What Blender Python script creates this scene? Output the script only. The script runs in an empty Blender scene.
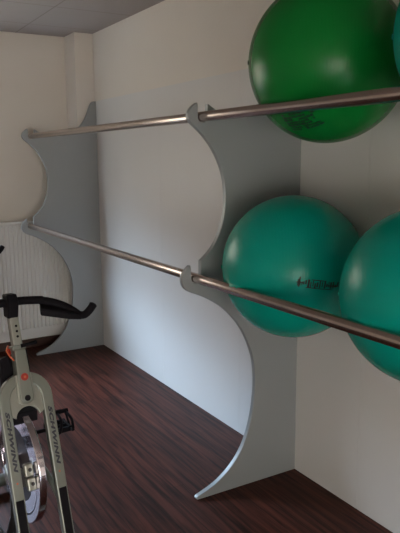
import bpy, bmesh, math, random
from mathutils import Vector, Matrix
random.seed(4)
scene = bpy.context.scene
COL = scene.collection
PI = math.pi

# ------------------------------------------------------------------ materials
def new_mat(name):
    m = bpy.data.materials.new(name); m.use_nodes = True
    nt = m.node_tree
    return m, nt, nt.nodes['Principled BSDF']

def basic(name, col, rough=.5, metal=0., noise=0., nscale=8., bump=0., bscale=60., coat=0., spec=.5):
    m, nt, b = new_mat(name)
    b.inputs['Base Color'].default_value = (*col, 1)
    b.inputs['Roughness'].default_value = rough
    b.inputs['Metallic'].default_value = metal
    b.inputs['Coat Weight'].default_value = coat
    b.inputs['Coat Roughness'].default_value = .15
    b.inputs['Specular IOR Level'].default_value = spec
    geo = nt.nodes.new('ShaderNodeNewGeometry')
    if noise:
        n = nt.nodes.new('ShaderNodeTexNoise'); n.inputs['Scale'].default_value = nscale
        n.inputs['Detail'].default_value = 5
        nt.links.new(geo.outputs['Position'], n.inputs['Vector'])
        mx = nt.nodes.new('ShaderNodeMix'); mx.data_type = 'RGBA'
        mx.inputs[6].default_value = (*[c*(1-noise) for c in col], 1)
        mx.inputs[7].default_value = (*[min(1, c*(1+noise)) for c in col], 1)
        nt.links.new(n.outputs['Fac'], mx.inputs[0])
        nt.links.new(mx.outputs[2], b.inputs['Base Color'])
    if bump:
        n2 = nt.nodes.new('ShaderNodeTexNoise'); n2.inputs['Scale'].default_value = bscale
        nt.links.new(geo.outputs['Position'], n2.inputs['Vector'])
        bp = nt.nodes.new('ShaderNodeBump'); bp.inputs['Strength'].default_value = bump
        bp.inputs['Distance'].default_value = .004
        nt.links.new(n2.outputs['Fac'], bp.inputs['Height'])
        nt.links.new(bp.outputs['Normal'], b.inputs['Normal'])
    return m

M = {}
M['wall'] = basic('wall_paint', (.76, .71, .65), .8, noise=.03, nscale=3, bump=.25, bscale=90)
M['board'] = basic('white_board', (.70, .69, .68), .42, noise=.015, nscale=4, spec=.35)
M['panel'] = basic('grey_lacquer', (.325, .345, .355), .50, metal=.35, noise=.02, nscale=5, spec=.45)
M['steel'] = basic('brushed_steel', (.50, .42, .385), .27, metal=1., noise=.05, nscale=30)
M['radiator'] = basic('radiator_enamel', (.74, .735, .72), .45)
M['black'] = basic('black_rubber', (.008, .007, .010), .7, spec=.12)
M['blackgloss'] = basic('black_plastic', (.01, .01, .012), .35)
M['silver'] = basic('silver_paint', (.20, .215, .19), .35, metal=.25, coat=.2)
M['silver2'] = basic('silver_post', (.30, .305, .27), .32, metal=.4)
M['chrome'] = basic('polished_chrome', (.80, .76, .86), .12, metal=1.)
M['wheelface'] = basic('dark_wheel_face', (.02, .018, .025), .3, metal=.8)
M['red'] = basic('red_enamel', (.36, .03, .02), .35)
M['orange'] = basic('orange_cable', (.55, .12, .05), .4)
M['letters'] = basic('dark_lettering', (.03, .03, .045), .5)
M['skirting'] = basic('dark_skirting', (.07, .032, .024), .5)
M['frame'] = basic('white_frame', (.75, .75, .73), .4)
M['lamp_body'] = basic('lamp_body', (.8, .8, .78), .4)

# floor: dark laminate, planks along Y
m, nt, b = new_mat('dark_laminate'); M['floor'] = m
geo = nt.nodes.new('ShaderNodeNewGeometry')
mp = nt.nodes.new('ShaderNodeMapping'); mp.inputs['Rotation'].default_value = (0, 0, PI/2)
nt.links.new(geo.outputs['Position'], mp.inputs['Vector'])
br = nt.nodes.new('ShaderNodeTexBrick')
br.inputs['Scale'].default_value = 1.; br.inputs['Brick Width'].default_value = 1.28; br.inputs['Row Height'].default_value = .096
br.inputs['Mortar Size'].default_value = .0012; br.inputs['Mortar Smooth'].default_value = .2; br.offset = .37
br.inputs['Color1'].default_value = (.070, .022, .0155, 1); br.inputs['Color2'].default_value = (.050, .0165, .0115, 1)
br.inputs['Mortar'].default_value = (.018, .008, .006, 1); br.inputs['Bias'].default_value = 0
nt.links.new(mp.outputs[0], br.inputs['Vector'])
mp2 = nt.nodes.new('ShaderNodeMapping'); mp2.inputs['Scale'].default_value = (46, 2.2, 1)
nt.links.new(geo.outputs['Position'], mp2.inputs['Vector'])
n = nt.nodes.new('ShaderNodeTexNoise'); n.inputs['Scale'].default_value = 1.; n.inputs['Detail'].default_value = 6; n.inputs['Distortion'].default_value = .6
nt.links.new(mp2.outputs[0], n.inputs['Vector'])
rp = nt.nodes.new('ShaderNodeValToRGB')
rp.color_ramp.elements[0].position = .34; rp.color_ramp.elements[0].color = (.26, .23, .23, 1)
rp.color_ramp.elements[1].position = .68; rp.color_ramp.elements[1].color = (1.7, 1.5, 1.4, 1)
nt.links.new(n.outputs['Fac'], rp.inputs[0])
mx = nt.nodes.new('ShaderNodeMix'); mx.data_type = 'RGBA'; mx.blend_type = 'MULTIPLY'; mx.inputs[0].default_value = 1
nt.links.new(br.outputs['Color'], mx.inputs[6]); nt.links.new(rp.outputs[0], mx.inputs[7])
nt.links.new(mx.outputs[2], b.inputs['Base Color'])
b.inputs['Roughness'].default_value = .45; b.inputs['Specular IOR Level'].default_value = .14
bp = nt.nodes.new('ShaderNodeBump'); bp.inputs['Strength'].default_value = .12; bp.inputs['Distance'].default_value = .002
nt.links.new(n.outputs['Fac'], bp.inputs['Height']); nt.links.new(bp.outputs[0], b.inputs['Normal'])

# ceiling: mineral tiles, faint joints on a 0.62 m grid
m, nt, b = new_mat('ceiling_tiles'); M['ceiling'] = m
geo = nt.nodes.new('ShaderNodeNewGeometry')
mp = nt.nodes.new('ShaderNodeMapping'); mp.inputs['Location'].default_value = (.55, -4.29 + .62*10, 0)
nt.links.new(geo.outputs['Position'], mp.inputs['Vector'])
br = nt.nodes.new('ShaderNodeTexBrick'); br.offset = 0
br.inputs['Scale'].default_value = 1.; br.inputs['Brick Width'].default_value = .62; br.inputs['Row Height'].default_value = .62
br.inputs['Mortar Size'].default_value = .006; br.inputs['Mortar Smooth'].default_value = .3
br.inputs['Color1'].default_value = (.33, .29, .275, 1); br.inputs['Color2'].default_value = (.345, .305, .285, 1)
br.inputs['Mortar'].default_value = (.24, .205, .19, 1)
nt.links.new(mp.outputs[0], br.inputs['Vector'])
nt.links.new(br.outputs['Color'], b.inputs['Base Color']); b.inputs['Roughness'].default_value = .9

def ball_mat(name, col, col2):
    m, nt, b = new_mat(name)
    tc = nt.nodes.new('ShaderNodeTexCoord')
    sx = nt.nodes.new('ShaderNodeSeparateXYZ'); nt.links.new(tc.outputs['Object'], sx.inputs[0])
    # fine moulded rings around the ball's own axis (local X)
    mu = nt.nodes.new('ShaderNodeMath'); mu.operation = 'MULTIPLY'; mu.inputs[1].default_value = 520
    nt.links.new(sx.outputs['X'], mu.inputs[0])
    sn = nt.nodes.new('ShaderNodeMath'); sn.operation = 'SINE'; nt.links.new(mu.outputs[0], sn.inputs[0])
    bp = nt.nodes.new('ShaderNodeBump'); bp.inputs['Strength'].default_value = .08; bp.inputs['Distance'].default_value = .0010
    nt.links.new(sn.outputs[0], bp.inputs['Height']); nt.links.new(bp.outputs[0], b.inputs['Normal'])
    n = nt.nodes.new('ShaderNodeTexNoise'); n.inputs['Scale'].default_value = 6; n.inputs['Detail'].default_value = 4
    nt.links.new(tc.outputs['Object'], n.inputs['Vector'])
    mx = nt.nodes.new('ShaderNodeMix'); mx.data_type = 'RGBA'
    mx.inputs[6].default_value = (*col, 1); mx.inputs[7].default_value = (*col2, 1)
    nt.links.new(n.outputs['Fac'], mx.inputs[0]); nt.links.new(mx.outputs[2], b.inputs['Base Color'])
    b.inputs['Roughness'].default_value = .27; b.inputs['Specular IOR Level'].default_value = .22
    return m
M['green'] = ball_mat('green_vinyl', (.003, .150, .022), (.004, .175, .027))
M['teal'] = ball_mat('teal_vinyl', (.001, .28, .215), (.001, .305, .23))
M['print'] = basic('black_print', (.002, .006, .005), .6)

# ------------------------------------------------------------------ helpers
def link(o, parent=None):
    COL.objects.link(o)
    if parent: o.parent = parent
    return o

def obj(name, bm, mat, parent=None, smooth=False, bevel=0., seg=2):
    bmesh.ops.recalc_face_normals(bm, faces=bm.faces)
    me = bpy.data.meshes.new(name); bm.to_mesh(me); bm.free()
    me.materials.append(M[mat] if isinstance(mat, str) else mat)
    o = bpy.data.objects.new(name, me); link(o, parent)
    if smooth:
        for p in me.polygons: p.use_smooth = True
    if bevel:
        md = o.modifiers.new('bevel', 'BEVEL'); md.width = bevel; md.segments = seg; md.limit_method = 'ANGLE'; md.angle_limit = math.radians(40)
    return o

def empty(name, loc, rz=0.):
    o = bpy.data.objects.new(name, None); o.location = loc; o.rotation_euler = (0, 0, rz); o.empty_display_size = .1
    return link(o)

def tag(o, label, cat, group=None):
    o['label'] = label; o['category'] = cat
    if group: o['group'] = group
    return o

def struct(o):
    o['kind'] = 'structure'; return o

def box(bm, x0, x1, y0, y1, z0, z1, mtx=None):
    vs = [bm.verts.new(Vector(c)) for c in ((x0,y0,z0),(x1,y0,z0),(x1,y1,z0),(x0,y1,z0),(x0,y0,z1),(x1,y0,z1),(x1,y1,z1),(x0,y1,z1))]
    if mtx is not None:
        for v in vs: v.co = mtx @ v.co
    for f in ((0,3,2,1),(4,5,6,7),(0,1,5,4),(1,2,6,5),(2,3,7,6),(3,0,4,7)): bm.faces.new([vs[i] for i in f])
    return bm

def nb(): return bmesh.new()

def tube(bm, pts, r, n=16, squash=None, cap=True):
    """swept tube through pts, r scalar or list"""
    pts = [Vector(p) for p in pts]; rings = []
    N = len(pts)
    up = None
    for i, p in enumerate(pts):
        t = (pts[min(i+1, N-1)] - pts[max(i-1, 0)]).normalized()
        if up is None:
            up = Vector((0,0,1)) if abs(t.z) < .9 else Vector((1,0,0))
        s = t.cross(up).normalized(); u = s.cross(t).normalized(); up = u
        rr = r[i] if isinstance(r, (list, tuple)) else r
        if isinstance(rr, (list, tuple)): a, c = rr
        else: a = c = rr
        rings.append([bm.verts.new(p + s*a*math.cos(2*PI*k/n) + u*c*math.sin(2*PI*k/n)) for k in range(n)])
    for a, c in zip(rings, rings[1:]):
        for k in range(n):
            bm.faces.new((a[k], a[(k+1) % n], c[(k+1) % n], c[k]))
    if cap:
        bm.faces.new(rings[0]); bm.faces.new(list(reversed(rings[-1])))
    return bm

def catmull(P, n=8, closed=False):
    P = [Vector(p) for p in P]; out = []
    for i in range(len(P)-1):
        p0 = P[max(i-1,0)]; p1 = P[i]; p2 = P[i+1]; p3 = P[min(i+2,len(P)-1)]
        for k in range(n):
            t = k/n
            out.append(.5*((2*p1) + (p2-p0)*t + (2*p0-5*p1+4*p2-p3)*t*t + (3*p1-p0-3*p2+p3)*t**3))
    out.append(P[-1]); return out

def relax(P, it=6):
    P = [p.copy() for p in P]
    for _ in range(it):
        Q = [p.copy() for p in P]
        for i in range(1, len(P)-1): Q[i] = P[i]*.5 + (P[i-1]+P[i+1])*.25
        P = Q
    return P

def prism(bm, outline, f0, f1):
    """outline: list of 2D; f0,f1 map (u,v)->3D for the two caps"""
    a = [bm.verts.new(f0(u, v)) for u, v in outline]; c = [bm.verts.new(f1(u, v)) for u, v in outline]
    n = len(a)
    for i in range(n): bm.faces.new((a[i], a[(i+1) % n], c[(i+1) % n], c[i]))
    fa = bm.faces.new(a); fc = bm.faces.new(list(reversed(c)))
    return bm

# ------------------------------------------------------------------ dimensions (metres)
YF, YN = 5.010, 2.3975            # rack side panels: camera-side faces
TH = .025
YB = 5.29                         # back wall face
ZC = 2.591
XL, Y0 = -4.6, -2.6               # far left wall, wall behind the camera
BT = .006                         # backing board thickness

# ------------------------------------------------------------------ room
struct(obj('floor', box(nb(), XL-.1, .1, Y0-.1, YB+.1, -.1, 0), 'floor'))
struct(obj('ceiling', box(nb(), XL-.1, .1, Y0-.1, YB+.1, ZC, ZC+.1), 'ceiling'))
struct(obj('wall_right', box(nb(), BT, .13, Y0-.1, YB+.1, 0, ZC), 'wall'))
# back wall with a window opening left of the frame, above the radiator
WX0, WX1, WZ0, WZ1 = -3.0, -1.25, 1.17, 2.25
bm = nb()
box(bm, XL-.1, WX0, YB, YB+.24, 0, ZC); box(bm, WX1, 0, YB, YB+.24, 0, ZC)
box(bm, WX0, WX1, YB, YB+.24, 0, WZ0); box(bm, WX0, WX1, YB, YB+.24, WZ1, ZC)
struct(obj('wall_back', bm, 'wall'))
struct(obj('wall_left', box(nb(), XL-.12, XL, Y0-.1, YB+.1, 0, ZC), 'wall'))
# wall behind the camera, with an opening added for the warm fill light
DX0, DX1, DZ0, DZ1 = -4.3, -.9, .05, 1.55
FILL_W = 49
bm = nb()
box(bm, XL-.1, DX0, Y0-.24, Y0, 0, ZC); box(bm, DX1, .1, Y0-.24, Y0, 0, ZC)
box(bm, DX0, DX1, Y0-.24, Y0, 0, DZ0); box(bm, DX0, DX1, Y0-.24, Y0, DZ1, ZC)
struct(obj('wall_front', bm, 'wall'))
struct(obj('trim_1', box(nb(), -.150, BT, 5.052, YB, 0, ZC), 'wall'))           # boxed-in pipe chase in the corner
struct(obj('baseboard_back', box(nb(), XL, -.151, YB-.014, YB, 0, .07), 'skirting'))

def window(name, p, axis, w, z0, z1):
    bm = nb(); t = .05
    def fr(u0, u1, a, c, d0=0., d1=.06):
        if axis == 'x': box(bm, p[0]+u0, p[0]+u1, p[1]+d0, p[1]+d1, a, c)
        else: box(bm, p[0]-d1, p[0]-d0, p[1]+u0, p[1]+u1, a, c)
    fr(0, w, z0, z0+t); fr(0, w, z1-t, z1); fr(0, t, z0+t, z1-t); fr(w-t, w, z0+t, z1-t)
    fr(w/2-t/2, w/2+t/2, z0+t, z1-t)
    return struct(obj(name, bm, 'frame'))
window('window_1', (WX0, YB+.10), 'x', WX1-WX0, WZ0, WZ1)
window('fill_opening', (DX0, Y0-.16), 'x', DX1-DX0, DZ0, DZ1)  # frame of the added fill opening, never in view

# ------------------------------------------------------------------ ball rack
rack = empty('ball_rack', (0, YN, 0))
tag(rack, 'wall-mounted ball rack with scalloped grey side panels and two long steel rails', 'rack')
def P2(l): return [Vector((x, z)) for x, z in l]
RR = .0215
def slot(cx, cz, r=.0245, n=12):
    return [Vector((cx - r*math.cos(PI*k/n), cz - r*math.sin(PI*k/n))) for k in range(n+1)]
XUr, ZUr, XLr, ZLr = -.5457, 1.7743, -.5845, 1.071
o_ = [Vector((-.0004, 0)), Vector((-.584, 0)), Vector((-.591, .003)), Vector((-.592, .010))]
o_ += relax(catmull(P2([(-.584,.017),(-.504,.044),(-.440,.081),(-.380,.132),(-.333,.196),(-.302,.262),(-.276,.350),(-.262,.440),(-.257,.520),(-.262,.600),(-.276,.668),(-.305,.740),(-.337,.799),(-.375,.850),(-.430,.906),(-.480,.942),(-.530,.971),(-.570,.990),(-.610,1.006)]), 5), 6)
o_ += catmull(P2([(-.628,1.016),(-.646,1.033),(-.656,1.060),(-.654,1.087),(-.641,1.105),(-.627,1.121),(-.614,1.131)]), 4)
o_ += [Vector((-.611, 1.114))] + slot(XLr, ZLr) + [Vector((-.560, 1.146))]
o_ += relax(catmull(P2([(-.555,1.149),(-.525,1.174),(-.490,1.212),(-.465,1.255),(-.445,1.305),(-.432,1.365),(-.428,1.425),(-.432,1.482),(-.444,1.535),(-.463,1.583),(-.489,1.630),(-.520,1.671),(-.555,1.707),(-.590,1.735)]), 5), 6)
o_ += catmull(P2([(-.605,1.747),(-.616,1.764),(-.617,1.785),(-.605,1.807),(-.590,1.821),(-.573,1.833)]), 4)
o_ += [Vector((-.570, 1.820))] + slot(XUr, ZUr) + [Vector((-.521, 1.828))]
o_ += relax(catmull(P2([(-.517,1.828),(-.470,1.800),(-.410,1.779),(-.350,1.773),(-.290,1.780),(-.225,1.802),(-.165,1.840),(-.120,1.886),(-.085,1.945),(-.060,2.010),(-.045,2.042),(-.030,2.055)]), 5), 5)
o_ += [Vector((-.018, 2.058)), Vector((-.0004, 2.058))]
# drop near-duplicates
ol = []
for q in o_:
    if not ol or (q-ol[-1]).length > .0015: ol.append(q)
OUT = [(q.x, q.y) for q in ol]
panel0 = None
for k, y in enumerate((YN, YF, YN-2.6125)):
    if panel0 is None:
        bm = nb(); prism(bm, OUT, lambda u, v: Vector((u, 0, v)), lambda u, v: Vector((u, TH, v)))
        panel0 = pn = obj('side_panel', bm, 'panel', rack, bevel=.0018, seg=1)
    else:
        pn = panel0.copy(); link(pn, rack)
    pn.location = (0, y-YN, 0)
for x, z in ((XUr, ZUr), (XLr, ZLr)):
    bm = nb(); tube(bm, [(x, -2.64, z), (x, YF-YN+TH+.004, z)], RR, 40)
    r = obj('rail', bm, 'steel', rack, smooth=True)
    r.data.polygons[-1].use_smooth = False; r.data.polygons[-2].use_smooth = False
# white backing boards screwed to the wall, joints about every metre
seams = [5.046, 3.88, 2.915, 1.952, .99, .02, -.26]
for a, c in zip(seams, seams[1:]):
    obj('back_board', box(nb(), .0, BT, c-YN+.0006, a-YN-.0006, 0, 2.060), 'board', rack)

# ------------------------------------------------------------------ exercise balls
CAM = Vector((-1.97895, 0, 1.6))
def make_ball(name, mat, y, z, R, rail, label, pr=None, plug=True, yaw=-.533, roll=0.):
    """ball resting on one rail and the wall; local X is its moulding axis. The vinyl dents where it bears on the steel."""
    c = Vector((-R+.004, y, z))
    bm = nb(); bmesh.ops.create_uvsphere(bm, u_segments=96, v_segments=64, radius=R)
    bmesh.ops.rotate(bm, verts=bm.verts, matrix=Matrix.Rotation(PI/2, 3, 'Y'))
    mw = Matrix.Translation(c) @ Matrix.Rotation(yaw, 4, 'Z') @ Matrix.Rotation(roll, 4, 'Y')
    inv = mw.inverted()
    def press(w, g=.0012):
        if w.x > -.0006: w.x = -.0006
        d = Vector((w.x-rail[0], w.z-rail[1])); rr = RR + g
        if d.length < rr:
            d = d.normalized()*rr; w = Vector((rail[0]+d.x, w.y, rail[1]+d.y))
        return w
    for v in bm.verts: v.co = inv @ press(mw @ v.co)
    bm.faces.ensure_lookup_table()
    b = obj(name, bm, mat, None, smooth=True); b.matrix_world = mw
    tag(b, label, 'exercise ball')
    if plug:
        bm = nb(); tube(bm, [(-R-.0035, 0, 0), (-R+.004, 0, 0)], .008, 16)
        obj('plug', bm, 'blackgloss' if mat == 'green' else mat, b, smooth=False)
    if pr:
        # printed lettering laid on the skin: small raised patches along two directions
        e0, u0, v0, cells = pr
        bm = nb()
        n0 = Vector(e0).normalized()            # world direction from ball centre to print centre
        uu = (Vector(u0) - n0*Vector(u0).dot(n0)).normalized(); vv = n0.cross(uu).normalized()
        for a0, a1, b0, b1 in cells:
            n = max(2, int((a1-a0)/.008)); top = []
            for i in range(n+1):
                a = a0 + (a1-a0)*i/n
                col = []
                for bb in (b0, b1):
                    d = (n0*R + uu*a + vv*bb).normalized()
                    for rr in (R+.0009, R-.001): col.append(bm.verts.new(inv @ press(c + d*rr, .004)))
                top.append(col)
            for A, B in zip(top, top[1:]):
                bm.faces.new((A[0], B[0], B[2], A[2])); bm.faces.new((A[1], A[3], B[3], B[1]))
                bm.faces.new((A[0], A[1], B[1], B[0])); bm.faces.new((A[2], B[2], B[3], A[3]))
            bm.faces.new((top[0][0], top[0][2], top[0][3], top[0][1])); bm.faces.new((top[-1][0], top[-1][1], top[-1][3], top[-1][2]))
        p = obj('print', bm, 'print', b); p['label'] = 'black printed lettering'
    return b
rnd = random.Random(7)
def script_cells():
    c = []
    x = -.085
    while x < .085:
        w = rnd.uniform(.003, .008); c.append((x, x+w, rnd.uniform(-.018, -.006), rnd.uniform(.002, .016))); x += w + rnd.uniform(.002, .006)
    c += [(-.09, -.06, -.004, .0), (-.03, .02, .012, .0155), (.03, .085, -.006, -.001), (-.05, .06, -.0195, -.0165), (-.08, -.075, -.02, .02)]
    return c
def block_cells():
    c = []
    for row in range(10):
        x = -.068
        while x < .064:
            w = rnd.uniform(.005, .022)
            if rnd.random() < .85: c.append((x, x+w, -.05+row*.013, -.05+row*.013+rnd.uniform(.005, .010)))
            x += w + rnd.uniform(.002, .005)
    return c
FW = Vector((.50, .85, 0)); RT = Vector((.861, -.508, 0)); UP = Vector((0, 0, 1))
Rl = .2985
make_ball('exercise_ball', 'teal', 2.078, 1.144, .3005, (XLr, ZLr), 'whole teal exercise ball on the lower rail, nearest the scalloped panel',
          (Vector((-.336, -.940, -.063)), Vector((.525, -.176, -.078)), UP, script_cells()))
make_ball('exercise_ball', 'teal', 1.361, 1.149, Rl, (XLr, ZLr), 'teal exercise ball on the lower rail cut by the right edge of the photo', yaw=-.7)
make_ball('exercise_ball', 'green', 1.892, 1.952, .300, (XUr, ZUr), 'grass green exercise ball on the upper rail',
          (Vector((-.633, -.230, -.739)), Vector((.13, -.45, .10)), UP, block_cells()))
make_ball('exercise_ball', 'teal', 1.165, 1.950, .300, (XUr, ZUr), 'teal exercise ball on the upper rail, only a sliver showing beside the green one', yaw=-.9)

# ------------------------------------------------------------------ radiator
rad = empty('radiator', (-.95, YB-.06, 0))
tag(rad, 'white ribbed panel radiator on the back wall under the window', 'radiator')
X0r, X1r = -.185 + .95, -1.90 + .95
RZ0, RZ1 = .105, 1.092
yf = -.055                         # front plane, local
bm = nb()
# corrugated front
pitch = .0333; n = int((X0r-X1r)/pitch); prof = []
for i in range(n):
    x = X1r + .01 + i*pitch
    prof += [(x, yf), (x+.005, yf-.009), (x+.021, yf-.009), (x+.026, yf)]
prof = [(X1r, yf)] + prof + [(X0r, yf)]
zs = [RZ0+.085, RZ0+.095, RZ1-.03, RZ1-.02]
rows = []
for j, z in enumerate(zs):
    k = 0 if j in (0, 3) else 1
    rows.append([bm.verts.new((x, yf+(y-yf)*k, z)) for x, y in prof])
for a, c in zip(rows, rows[1:]):
    for i in range(len(prof)-1): bm.faces.new((a[i], a[i+1], c[i+1], c[i]))
obj('ribbed_front', bm, 'radiator', rad)
bm = nb(); box(bm, X1r, X0r, yf+.001, yf+.016, RZ0, RZ1-.018)
obj('front_plate', bm, 'radiator', rad, bevel=.004)
bm = nb(); box(bm, X1r, X0r, yf+.06, yf+.075, RZ0, RZ1-.018); obj('rear_plate', bm, 'radiator', rad, bevel=.004)
bm = nb(); box(bm, X1r-.003, X0r+.003, yf-.006, yf+.078, RZ1-.018, RZ1); obj('top_grille', bm, 'radiator', rad, bevel=.004)
for s in (X1r-.003, X0r+.0005):
    bm = nb(); box(bm, s, s+.0025, yf+.001, yf+.078, RZ0+.02, RZ1-.018); obj('end_cover', bm, 'radiator', rad)
for x in (X1r+.3, X0r-.3):
    bm = nb(); box(bm, x-.02, x+.02, yf+.07, .0585, .25, .9); obj('bracket', bm, 'radiator', rad)

# ------------------------------------------------------------------ spinning bike (local: +X forward, +Y its left, +Z up)
S = .30; LEN = math.sqrt(1+S*S)
A_ = Vector((S, 0, -1))/LEN; N_ = Vector((1, 0, S))/LEN; L_ = Vector((0, 1, 0))
HT = 1.12
def K(lat, q, n=0.): return Vector((0, 0, HT)) + A_*q + L_*lat + N_*n     # on the steering plane
def plate(outline, n0, n1):
    bm = nb(); return prism(bm, outline, lambda u, v: K(u, v, n0), lambda u, v: K(u, v, n1))
def kbox(lat0, lat1, q0, q1, n0, n1):
    return plate([(lat0, q0), (lat1, q0), (lat1, q1), (lat0, q1)], n0, n1)

def text_mesh(body, size, depth):
    cu = bpy.data.curves.new('t', 'FONT'); cu.body = body; cu.size = size; cu.offset = .0018; cu.extrude = depth; cu.align_x = 'CENTER'; cu.align_y = 'CENTER'
    cu.space_character = 1.12; cu.shear = .25
    ob = bpy.data.objects.new('t', cu); COL.objects.link(ob)
    dg = bpy.context.evaluated_depsgraph_get(); dg.update()
    me = bpy.data.meshes.new_from_object(ob.evaluated_get(dg)); bpy.data.objects.remove(ob)
    return me

def make_bike(loc, rz, label):
    root = empty('spinning_bike', loc, rz)
    tag(root, label, 'exercise bike', None)
    # handlebar: clamp and centre bar, flat arm pads, bull horns
    hb = obj('handlebar', tube(nb(), catmull([(0.0, -.115, HT-.012), (-.004, -.05, HT-.006), (-.004, 0, HT-.005), (-.004, .05, HT-.006), (0.0, .115, HT-.012)], 6), .0145, 16), 'black', root, smooth=True)
    bm = nb(); prism(bm, [(-.030, -.028), (.020, -.034), (.040, -.008), (.026, .050), (-.024, .050)],
                     lambda u, v: Vector((u+.004, -.020, HT-v-.006)), lambda u, v: Vector((u+.004, .016, HT-v-.006)))
    obj('clamp', bm, 'black', root, bevel=.005)
    for s in (-1, 1):
        pts = catmull([(-.002, s*.105, HT-.012), (.006, s*.140, HT-.022), (.022, s*.175, HT-.036), (.042, s*.205, HT-.054), (.060, s*.226, HT-.072)], 6)
        n_ = len(pts); rr = [.0145 + .0015*math.sin(PI*i/(n_-1)) for i in range(n_)]
        obj('arm_bar', tube(nb(), pts, rr, 16), 'black', root, smooth=True)
        bm = nb()
        out = [(-.012, .108), (.000, .142), (.018, .177), (.042, .207), (.066, .232), (.082, .226), (.078, .180), (.062, .135), (.046, .088)]
        prism(bm, [(u, v*s) for u, v in out], lambda u, v: Vector((u, v, HT-.018-abs(v)*.18+.015-u*.25)), lambda u, v: Vector((u, v, HT-.046-abs(v)*.14+.012-u*.25)))
        obj('arm_pad', bm, 'black', root, bevel=.006)
        pts = catmull([(.052, s*.222, HT-.070), (.074, s*.238, HT-.070), (.090, s*.254, HT-.050), (.098, s*.266, HT-.028)], 5)
        obj('bull_horn', tube(nb(), pts, [.014]*(len(pts)-2)+[.0145, .009], 16), 'black', root, smooth=True)
    # handlebar post with three adjusting holes
    post = obj('handlebar_post', kbox(-.0165, .0165, .045, .170, -.018, .014), 'silver2', root, bevel=.005)
    for q in (.088, .106, .124):
        bm = nb(); tube(bm, [K(.002, q, .010), K(.002, q, .0155)], .0042, 14); obj('adjusting_hole', bm, 'black', post)
    obj('clamp_collar', kbox(-.0235, .0235, .153, .170, -.024, .021), 'silver', root, bevel=.004)
    bm = nb(); tube(bm, [K(.006, .158, .020), K(.030, .156, .030), K(.058, .153, .030)], [.007, .006, .0075], 12)
    obj('clamp_lever', bm, 'black', root, smooth=True)
    # head tube cover with rounded foot, badge, bolt
    w = .0215; q1 = .348
    out = [(-w*.88, .168), (w*.88, .168), (w*1.02, .25), (w*1.1, q1-w*.7)]
    out += [(w*1.1*math.cos(a), q1-w*.7+w*.85*math.sin(a)) for a in [PI*k/10 for k in range(1, 10)]] + [(-w*1.1, q1-w*.7), (-w*1.02, .25)]
    head = obj('head_tube', plate(out, -.02, .026), 'silver', root, bevel=.004)
    obj('head_rim', plate([(u*1.24, q if q < .3 else q+.004) for u, q in out if q > .2], -.016, .0195), 'silver2', head, bevel=.003)
    bm = nb(); tube(bm, [K(0, .262, .024), K(0, .262, .0285)], .0125, 20); bd = obj('badge', bm, 'red', head)
    bm = nb(); tube(bm, [K(.001, .262, .0285), K(.001, .262, .0292)], .0045, 12); obj('emblem', bm, 'orange', bd)
    bm = nb(); tube(bm, [K(0, .333, .0245), K(0, .333, .0275)], .0100, 18); obj('bolt', bm, 'black', head)
    # fork: horseshoe crown running into two flat legs
    qc, Ro, Ri, QE = .338, .092, .055, 1.03
    n = 20
    arc = lambda r, c0=0.: [(r*math.cos(PI*k/n), qc - r*math.sin(PI*k/n)) for k in range(n+1)]
    hs = [(Ro+.002, QE)] + arc(Ro) + [(-Ro-.002, QE), (-Ri-.002, QE)] + list(reversed(arc(Ri))) + [(Ri+.002, QE)]
    fork = obj('fork', plate(hs, -.014, .014), 'silver', root, bevel=.004)
    web = arc(Ri+.003) + [(-Ri-.003, .385)] + [(.040*math.cos(PI*k/n), .385+.012-.012*0-.035*math.sin(PI*k/n)) for k in range(n, -1, -1)] + [(Ri+.003, .385)]
    obj('crown_web', plate(web, -.010, .005), 'silver2', fork, bevel=.002)
    tm = text_mesh('SCHWINN', .034, .0006)
    for s in (-1, 1):
        me = tm.copy(); me.materials.clear(); me.materials.append(M['letters'])
        for v in me.vertices:
            # letters read down the leg, their tops towards the bike's left
            x, y, z = v.co
            v.co = K(s*(Ro+Ri)/2 + y*.52 + .001, .462 + (.012 if s > 0 else 0) + x*1.12, .0146 + z)
        o = bpy.data.objects.new('lettering', me); link(o, fork); o['label'] = 'dark lettering reading SCHWINN'
        bm = nb(); tube(bm, [K(s*.0735, .600, .0135), K(s*.0735, .600, .0150)], .0032, 12); obj('rivet', bm, 'orange', fork)
        q0 = .655
        obj('grip_strip', kbox(s*.0745-.0130, s*.0745+.0130, q0, QE-.02, .0142, .0165), 'black', fork)
    # flywheel
    wc = Vector((.018, 0, .535)); RW = .210
    fw = empty('flywheel', wc); fw.parent = root
    def lathe(prof, n=144):
        bm = nb(); rings = []
        for y, r in prof: rings.append([bm.verts.new((r*math.cos(2*PI*k/n), y, r*math.sin(2*PI*k/n))) for k in range(n)])
        for i in range(len(rings)):
            a, c = rings[i], rings[(i+1) % len(rings)]
            for k in range(n): bm.faces.new((a[k], a[(k+1) % n], c[(k+1) % n], c[k]))
        return bm
    obj('rim', lathe([(-.013, RW-.003), (-.010, RW), (.010, RW), (.013, RW-.003), (.013, RW-.030), (-.013, RW-.030)]), 'chrome', fw, smooth=False, bevel=.0015)
    obj('disc', lathe([(-.008, RW-.029), (.008, RW-.029), (.007, .03), (-.007, .03)]), 'wheelface', fw)
    obj('side_ring', lathe([(-.011, RW-.036), (.011, RW-.036), (.011, RW-.078), (-.011, RW-.078)]), 'chrome', fw)
    obj('hub', tube(nb(), [(0, -.050, 0), (0, -.02, 0), (0, .02, 0), (0, .050, 0)], [.015, .032, .032, .015], 24), 'chrome', fw)
    for s in (-1, 1):
        # axle arms run from the wheel back up to the legs
        bm = nb(); tube(bm, [wc + Vector((0, s*.056, 0)), wc + Vector((.09, s*.062, -.03)), K(s*.070, .70, -.012)], .010, 12)
        obj('axle_arm', bm, 'silver', root, smooth=True)
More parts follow.
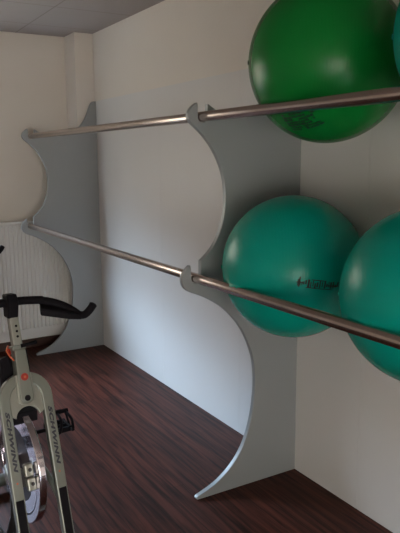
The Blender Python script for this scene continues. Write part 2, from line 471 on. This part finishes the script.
    # brake caliper: two stacked blocks in front of the wheel
    for i, q in enumerate((.545, .592)):
        cb = obj('brake_block', kbox(-.045+.003*i, -.015+.003*i, q, q+.044, -.004, .022), 'silver2', root, bevel=.005)
        bm = nb(); tube(bm, [K(-.029+.003*i, q+.021, .021), K(-.029+.003*i, q+.021, .025)], .0065, 12); obj('bolt', bm, 'blackgloss', cb)
    obj('brake_arm', kbox(-.058, -.018, .560, .620, -.014, -.003), 'blackgloss', root)
    # brake bracket and cables under the crown
    bm = nb(); box(bm, -.05, .085, -.045, .045, .705, .745); obj('brake_bracket', bm, 'black', root, bevel=.005)
    # red emergency brake lever with cable at the side of the head tube
    bm = nb(); tube(bm, [K(-.030, .150, .0), K(-.040, .165, .004), K(-.033, .186, .010), K(-.022, .203, .014)], .0032, 10)
    obj('brake_cable', bm, 'orange', root, smooth=True)
    bm = nb(); tube(bm, [K(-.028, .162, -.014), K(-.028, .180, -.008)], .0065, 12); obj('brake_knob', bm, 'red', root)
    obj('side_strip', kbox(.0225, .0300, .172, .262, -.016, .006), 'black', root, bevel=.002)  # plain black strip along one side of the head tube
    obj('brake_cover', plate([(-.058, .190), (-.030, .183), (-.024, .215), (-.024, .275), (-.062, .295), (-.060, .24)], -.050, -.016), 'black', root, bevel=.005)
    # frame: main beam, seat tube, down tube, rear stay
    bm = nb(); tube(bm, catmull([(.035, -.012, .885), (-.12, -.012, .80), (-.32, -.006, .62), (-.50, 0, .45)], 6), [(.030, .042)]*19, 16); obj('main_beam', bm, 'blackgloss', root, smooth=True)
    bm = nb(); tube(bm, [(-.47, 0, .16), (-.50, 0, .45), (-.585, 0, .78)], .030, 16); obj('seat_tube', bm, 'silver', root, smooth=True)
    bm = nb(); tube(bm, [(-.575, 0, .74), (-.635, 0, .97)], .018, 16); sp = obj('seat_post', bm, 'silver2', root, smooth=True)
    bm = nb()
    sad = [(-.76,.0),(-.755,.085),(-.70,.10),(-.63,.075),(-.57,.035),(-.50,.020),(-.475,.0),(-.50,-.020),(-.57,-.035),(-.63,-.075),(-.70,-.10),(-.755,-.085)]
    prism(bm, sad, lambda u, v: Vector((u, v, .972)), lambda u, v: Vector((u, v*.9, 1.012))); obj('saddle', bm, 'black', root, bevel=.012, seg=3)
    bm = nb(); tube(bm, [(.24, 0, .075), (-.10, 0, .085), (-.46, 0, .085), (-.80, 0, .07)], .020, 16); obj('lower_frame', bm, 'blackgloss', root, smooth=True)
    bm = nb(); box(bm, -.24, -.20, .030, .075, .44, .74); obj('down_tube', bm, 'silver2', root, bevel=.006)
    bm = nb(); tube(bm, [(-.22, .052, .45), (-.21, .04, .20), (-.20, .0, .085)], .019, 12); obj('lower_brace', bm, 'blackgloss', root, smooth=True)
    bm = nb(); tube(bm, [(-.22, .052, .72), (-.16, .03, .76), (-.08, .0, .79)], .019, 12); obj('upper_brace', bm, 'blackgloss', root, smooth=True)
    for x in (.25, -.80):
        bm = nb(); tube(bm, [(x, -.25, .055), (x, .25, .055)], .030, 16); st = obj('floor_bar', bm, 'silver', root, smooth=True)
        for s in (-1, 1):
            bm = nb(); tube(bm, [(x, s*.23, 0), (x, s*.23, .03)], .028, 16); obj('foot', bm, 'black', st)
    # cranks and caged pedals
    bbk = Vector((-.36, 0, .44))
    bm = nb(); tube(bm, [bbk+Vector((0,-.11,0)), bbk+Vector((0,.11,0))], .022, 16); cr = obj('crank_axle', bm, 'blackgloss', root)
    bm = nb(); tube(bm, [bbk+Vector((0,-.062,0)), bbk+Vector((0,-.052,0))], .095, 40); obj('chainring', bm, 'chrome', root)
    for s, d in ((1, Vector((.150, 0, .085))), (-1, Vector((-.150, 0, -.085)))):
        e = bbk + d + Vector((0, s*.125, 0))
        bm = nb(); tube(bm, [bbk+Vector((0, s*.10, 0)), e], [(.014, .009), (.010, .007)], 12); obj('crank_arm', bm, 'blackgloss', root)
        pc = e + Vector((0, s*.112, 0))
        bm = nb()
        box(bm, pc.x-.045, pc.x-.035, pc.y-.045, pc.y+.045, pc.z-.010, pc.z+.010)
        box(bm, pc.x+.035, pc.x+.045, pc.y-.045, pc.y+.045, pc.z-.010, pc.z+.010)
        box(bm, pc.x-.045, pc.x+.045, pc.y-.045, pc.y-.035, pc.z-.010, pc.z+.010)
        box(bm, pc.x-.045, pc.x+.045, pc.y+.030, pc.y+.040, pc.z-.010, pc.z+.010)
        tube(bm, [(pc.x, pc.y-s*.10, pc.z), (pc.x, pc.y+s*.04, pc.z)], .008, 10)
        pd = obj('pedal', bm, 'black', root)
        bm = nb()
        for dy in (-.035, .035):
            tube(bm, catmull([(pc.x+.04, pc.y+dy, pc.z), (pc.x+.085, pc.y+dy*.8, pc.z+.012), (pc.x+.085, pc.y+dy*.6, pc.z+.060), (pc.x+.03, pc.y+dy*.5, pc.z+.075)], 4), .0055, 8)
        tube(bm, [(pc.x+.03, pc.y-.03, pc.z+.075), (pc.x+.03, pc.y+.03, pc.z+.075)], .009, 8)
        obj('toe_cage', bm, 'black', pd)
        bm = nb(); tube(bm, catmull([(pc.x, pc.y-.045, pc.z), (pc.x+.01, pc.y-.03, pc.z+.06), (pc.x+.01, pc.y+.02, pc.z+.068), (pc.x, pc.y+.045, pc.z+.01), (pc.x-.02, pc.y+.06, pc.z-.03)], 4), [(.004, .009)]*17, 8)
        obj('strap', bm, 'black', pd)
    return root

bike = make_bike((-1.4630, 2.1580, -0.0), math.radians(-85), 'silver spinning bike with lettered fork and black handlebar in the left foreground')
def copy_tree(o, parent=None):
    c = o.copy(); COL.objects.link(c); c.parent = parent
    for ch in list(o.children): copy_tree(ch, c)
    return c
b2 = copy_tree(bike)
b2.location = (-1.368, 3.871, 0); b2.rotation_euler = (0, 0, math.radians(-85))
b2['label'] = 'second spinning bike further back, only its black bar end showing at the left edge'

# ------------------------------------------------------------------ light
def area(name, loc, rot, sx, sy, power, col):
    l = bpy.data.lights.new(name, 'AREA'); l.shape = 'RECTANGLE'; l.size = sx; l.size_y = sy; l.energy = power; l.color = col
    o = bpy.data.objects.new(name, l); o.location = loc; o.rotation_euler = rot; link(o); return o
pt = area('window_portal', ((WX0+WX1)/2, YB+.02, (WZ0+WZ1)/2), (math.radians(-90), 0, 0), WX1-WX0, WZ1-WZ0, 1, (1, 1, 1))
pt.data.cycles.is_portal = True
area('fill_light', ((DX0+DX1)/2, Y0-.06, (DZ0+DZ1)/2), (math.radians(80), 0, 0), DX1-DX0-.1, DZ1-DZ0-.1, FILL_W, (1.0, .935, .86))  # warm fill added behind the camera to lift camera-facing surfaces

SKY = 116.
w = bpy.data.worlds.new('sky'); scene.world = w; w.use_nodes = True
nt = w.node_tree; bg = nt.nodes['Background']
tc = nt.nodes.new('ShaderNodeTexCoord'); sx = nt.nodes.new('ShaderNodeSeparateXYZ'); nt.links.new(tc.outputs['Generated'], sx.inputs[0])
rp = nt.nodes.new('ShaderNodeValToRGB'); nt.links.new(sx.outputs['Z'], rp.inputs[0])
e = rp.color_ramp.elements
e[0].position = 0.; e[0].color = (.038, .035, .028, 1)
e[1].position = .33; e[1].color = (.05, .046, .04, 1)
for p_, c_ in ((.50, (.42, .57, .74, 1)), (.72, (.60, .79, 1.0, 1))):
    q = e.new(p_); q.color = c_
nt.links.new(rp.outputs[0], bg.inputs[0]); bg.inputs[1].default_value = SKY

# ------------------------------------------------------------------ camera
yaw, pitch, roll, f = -.53289, -.17021, -.0068, 633.1
F = Vector((math.sin(-yaw)*math.cos(pitch), math.cos(yaw)*math.cos(pitch), math.sin(pitch)))
R = Vector((math.cos(yaw), math.sin(yaw), 0)); U = R.cross(F)
R2 = R*math.cos(roll) + U*math.sin(roll); U2 = -R*math.sin(roll) + U*math.cos(roll)
cam = bpy.data.cameras.new('camera'); co = bpy.data.objects.new('camera', cam); link(co)
cam.sensor_fit = 'VERTICAL'; cam.sensor_height = 24; cam.lens = f/533*24
cam.clip_start = .05
mt = Matrix((R2, U2, -F)).transposed().to_4x4(); mt.translation = CAM
co.matrix_world = mt
scene.camera = co

vs = scene.view_settings
vs.view_transform = 'Standard'; vs.look = 'None'; vs.gamma = 1; vs.use_curve_mapping = False; vs.exposure = -.15
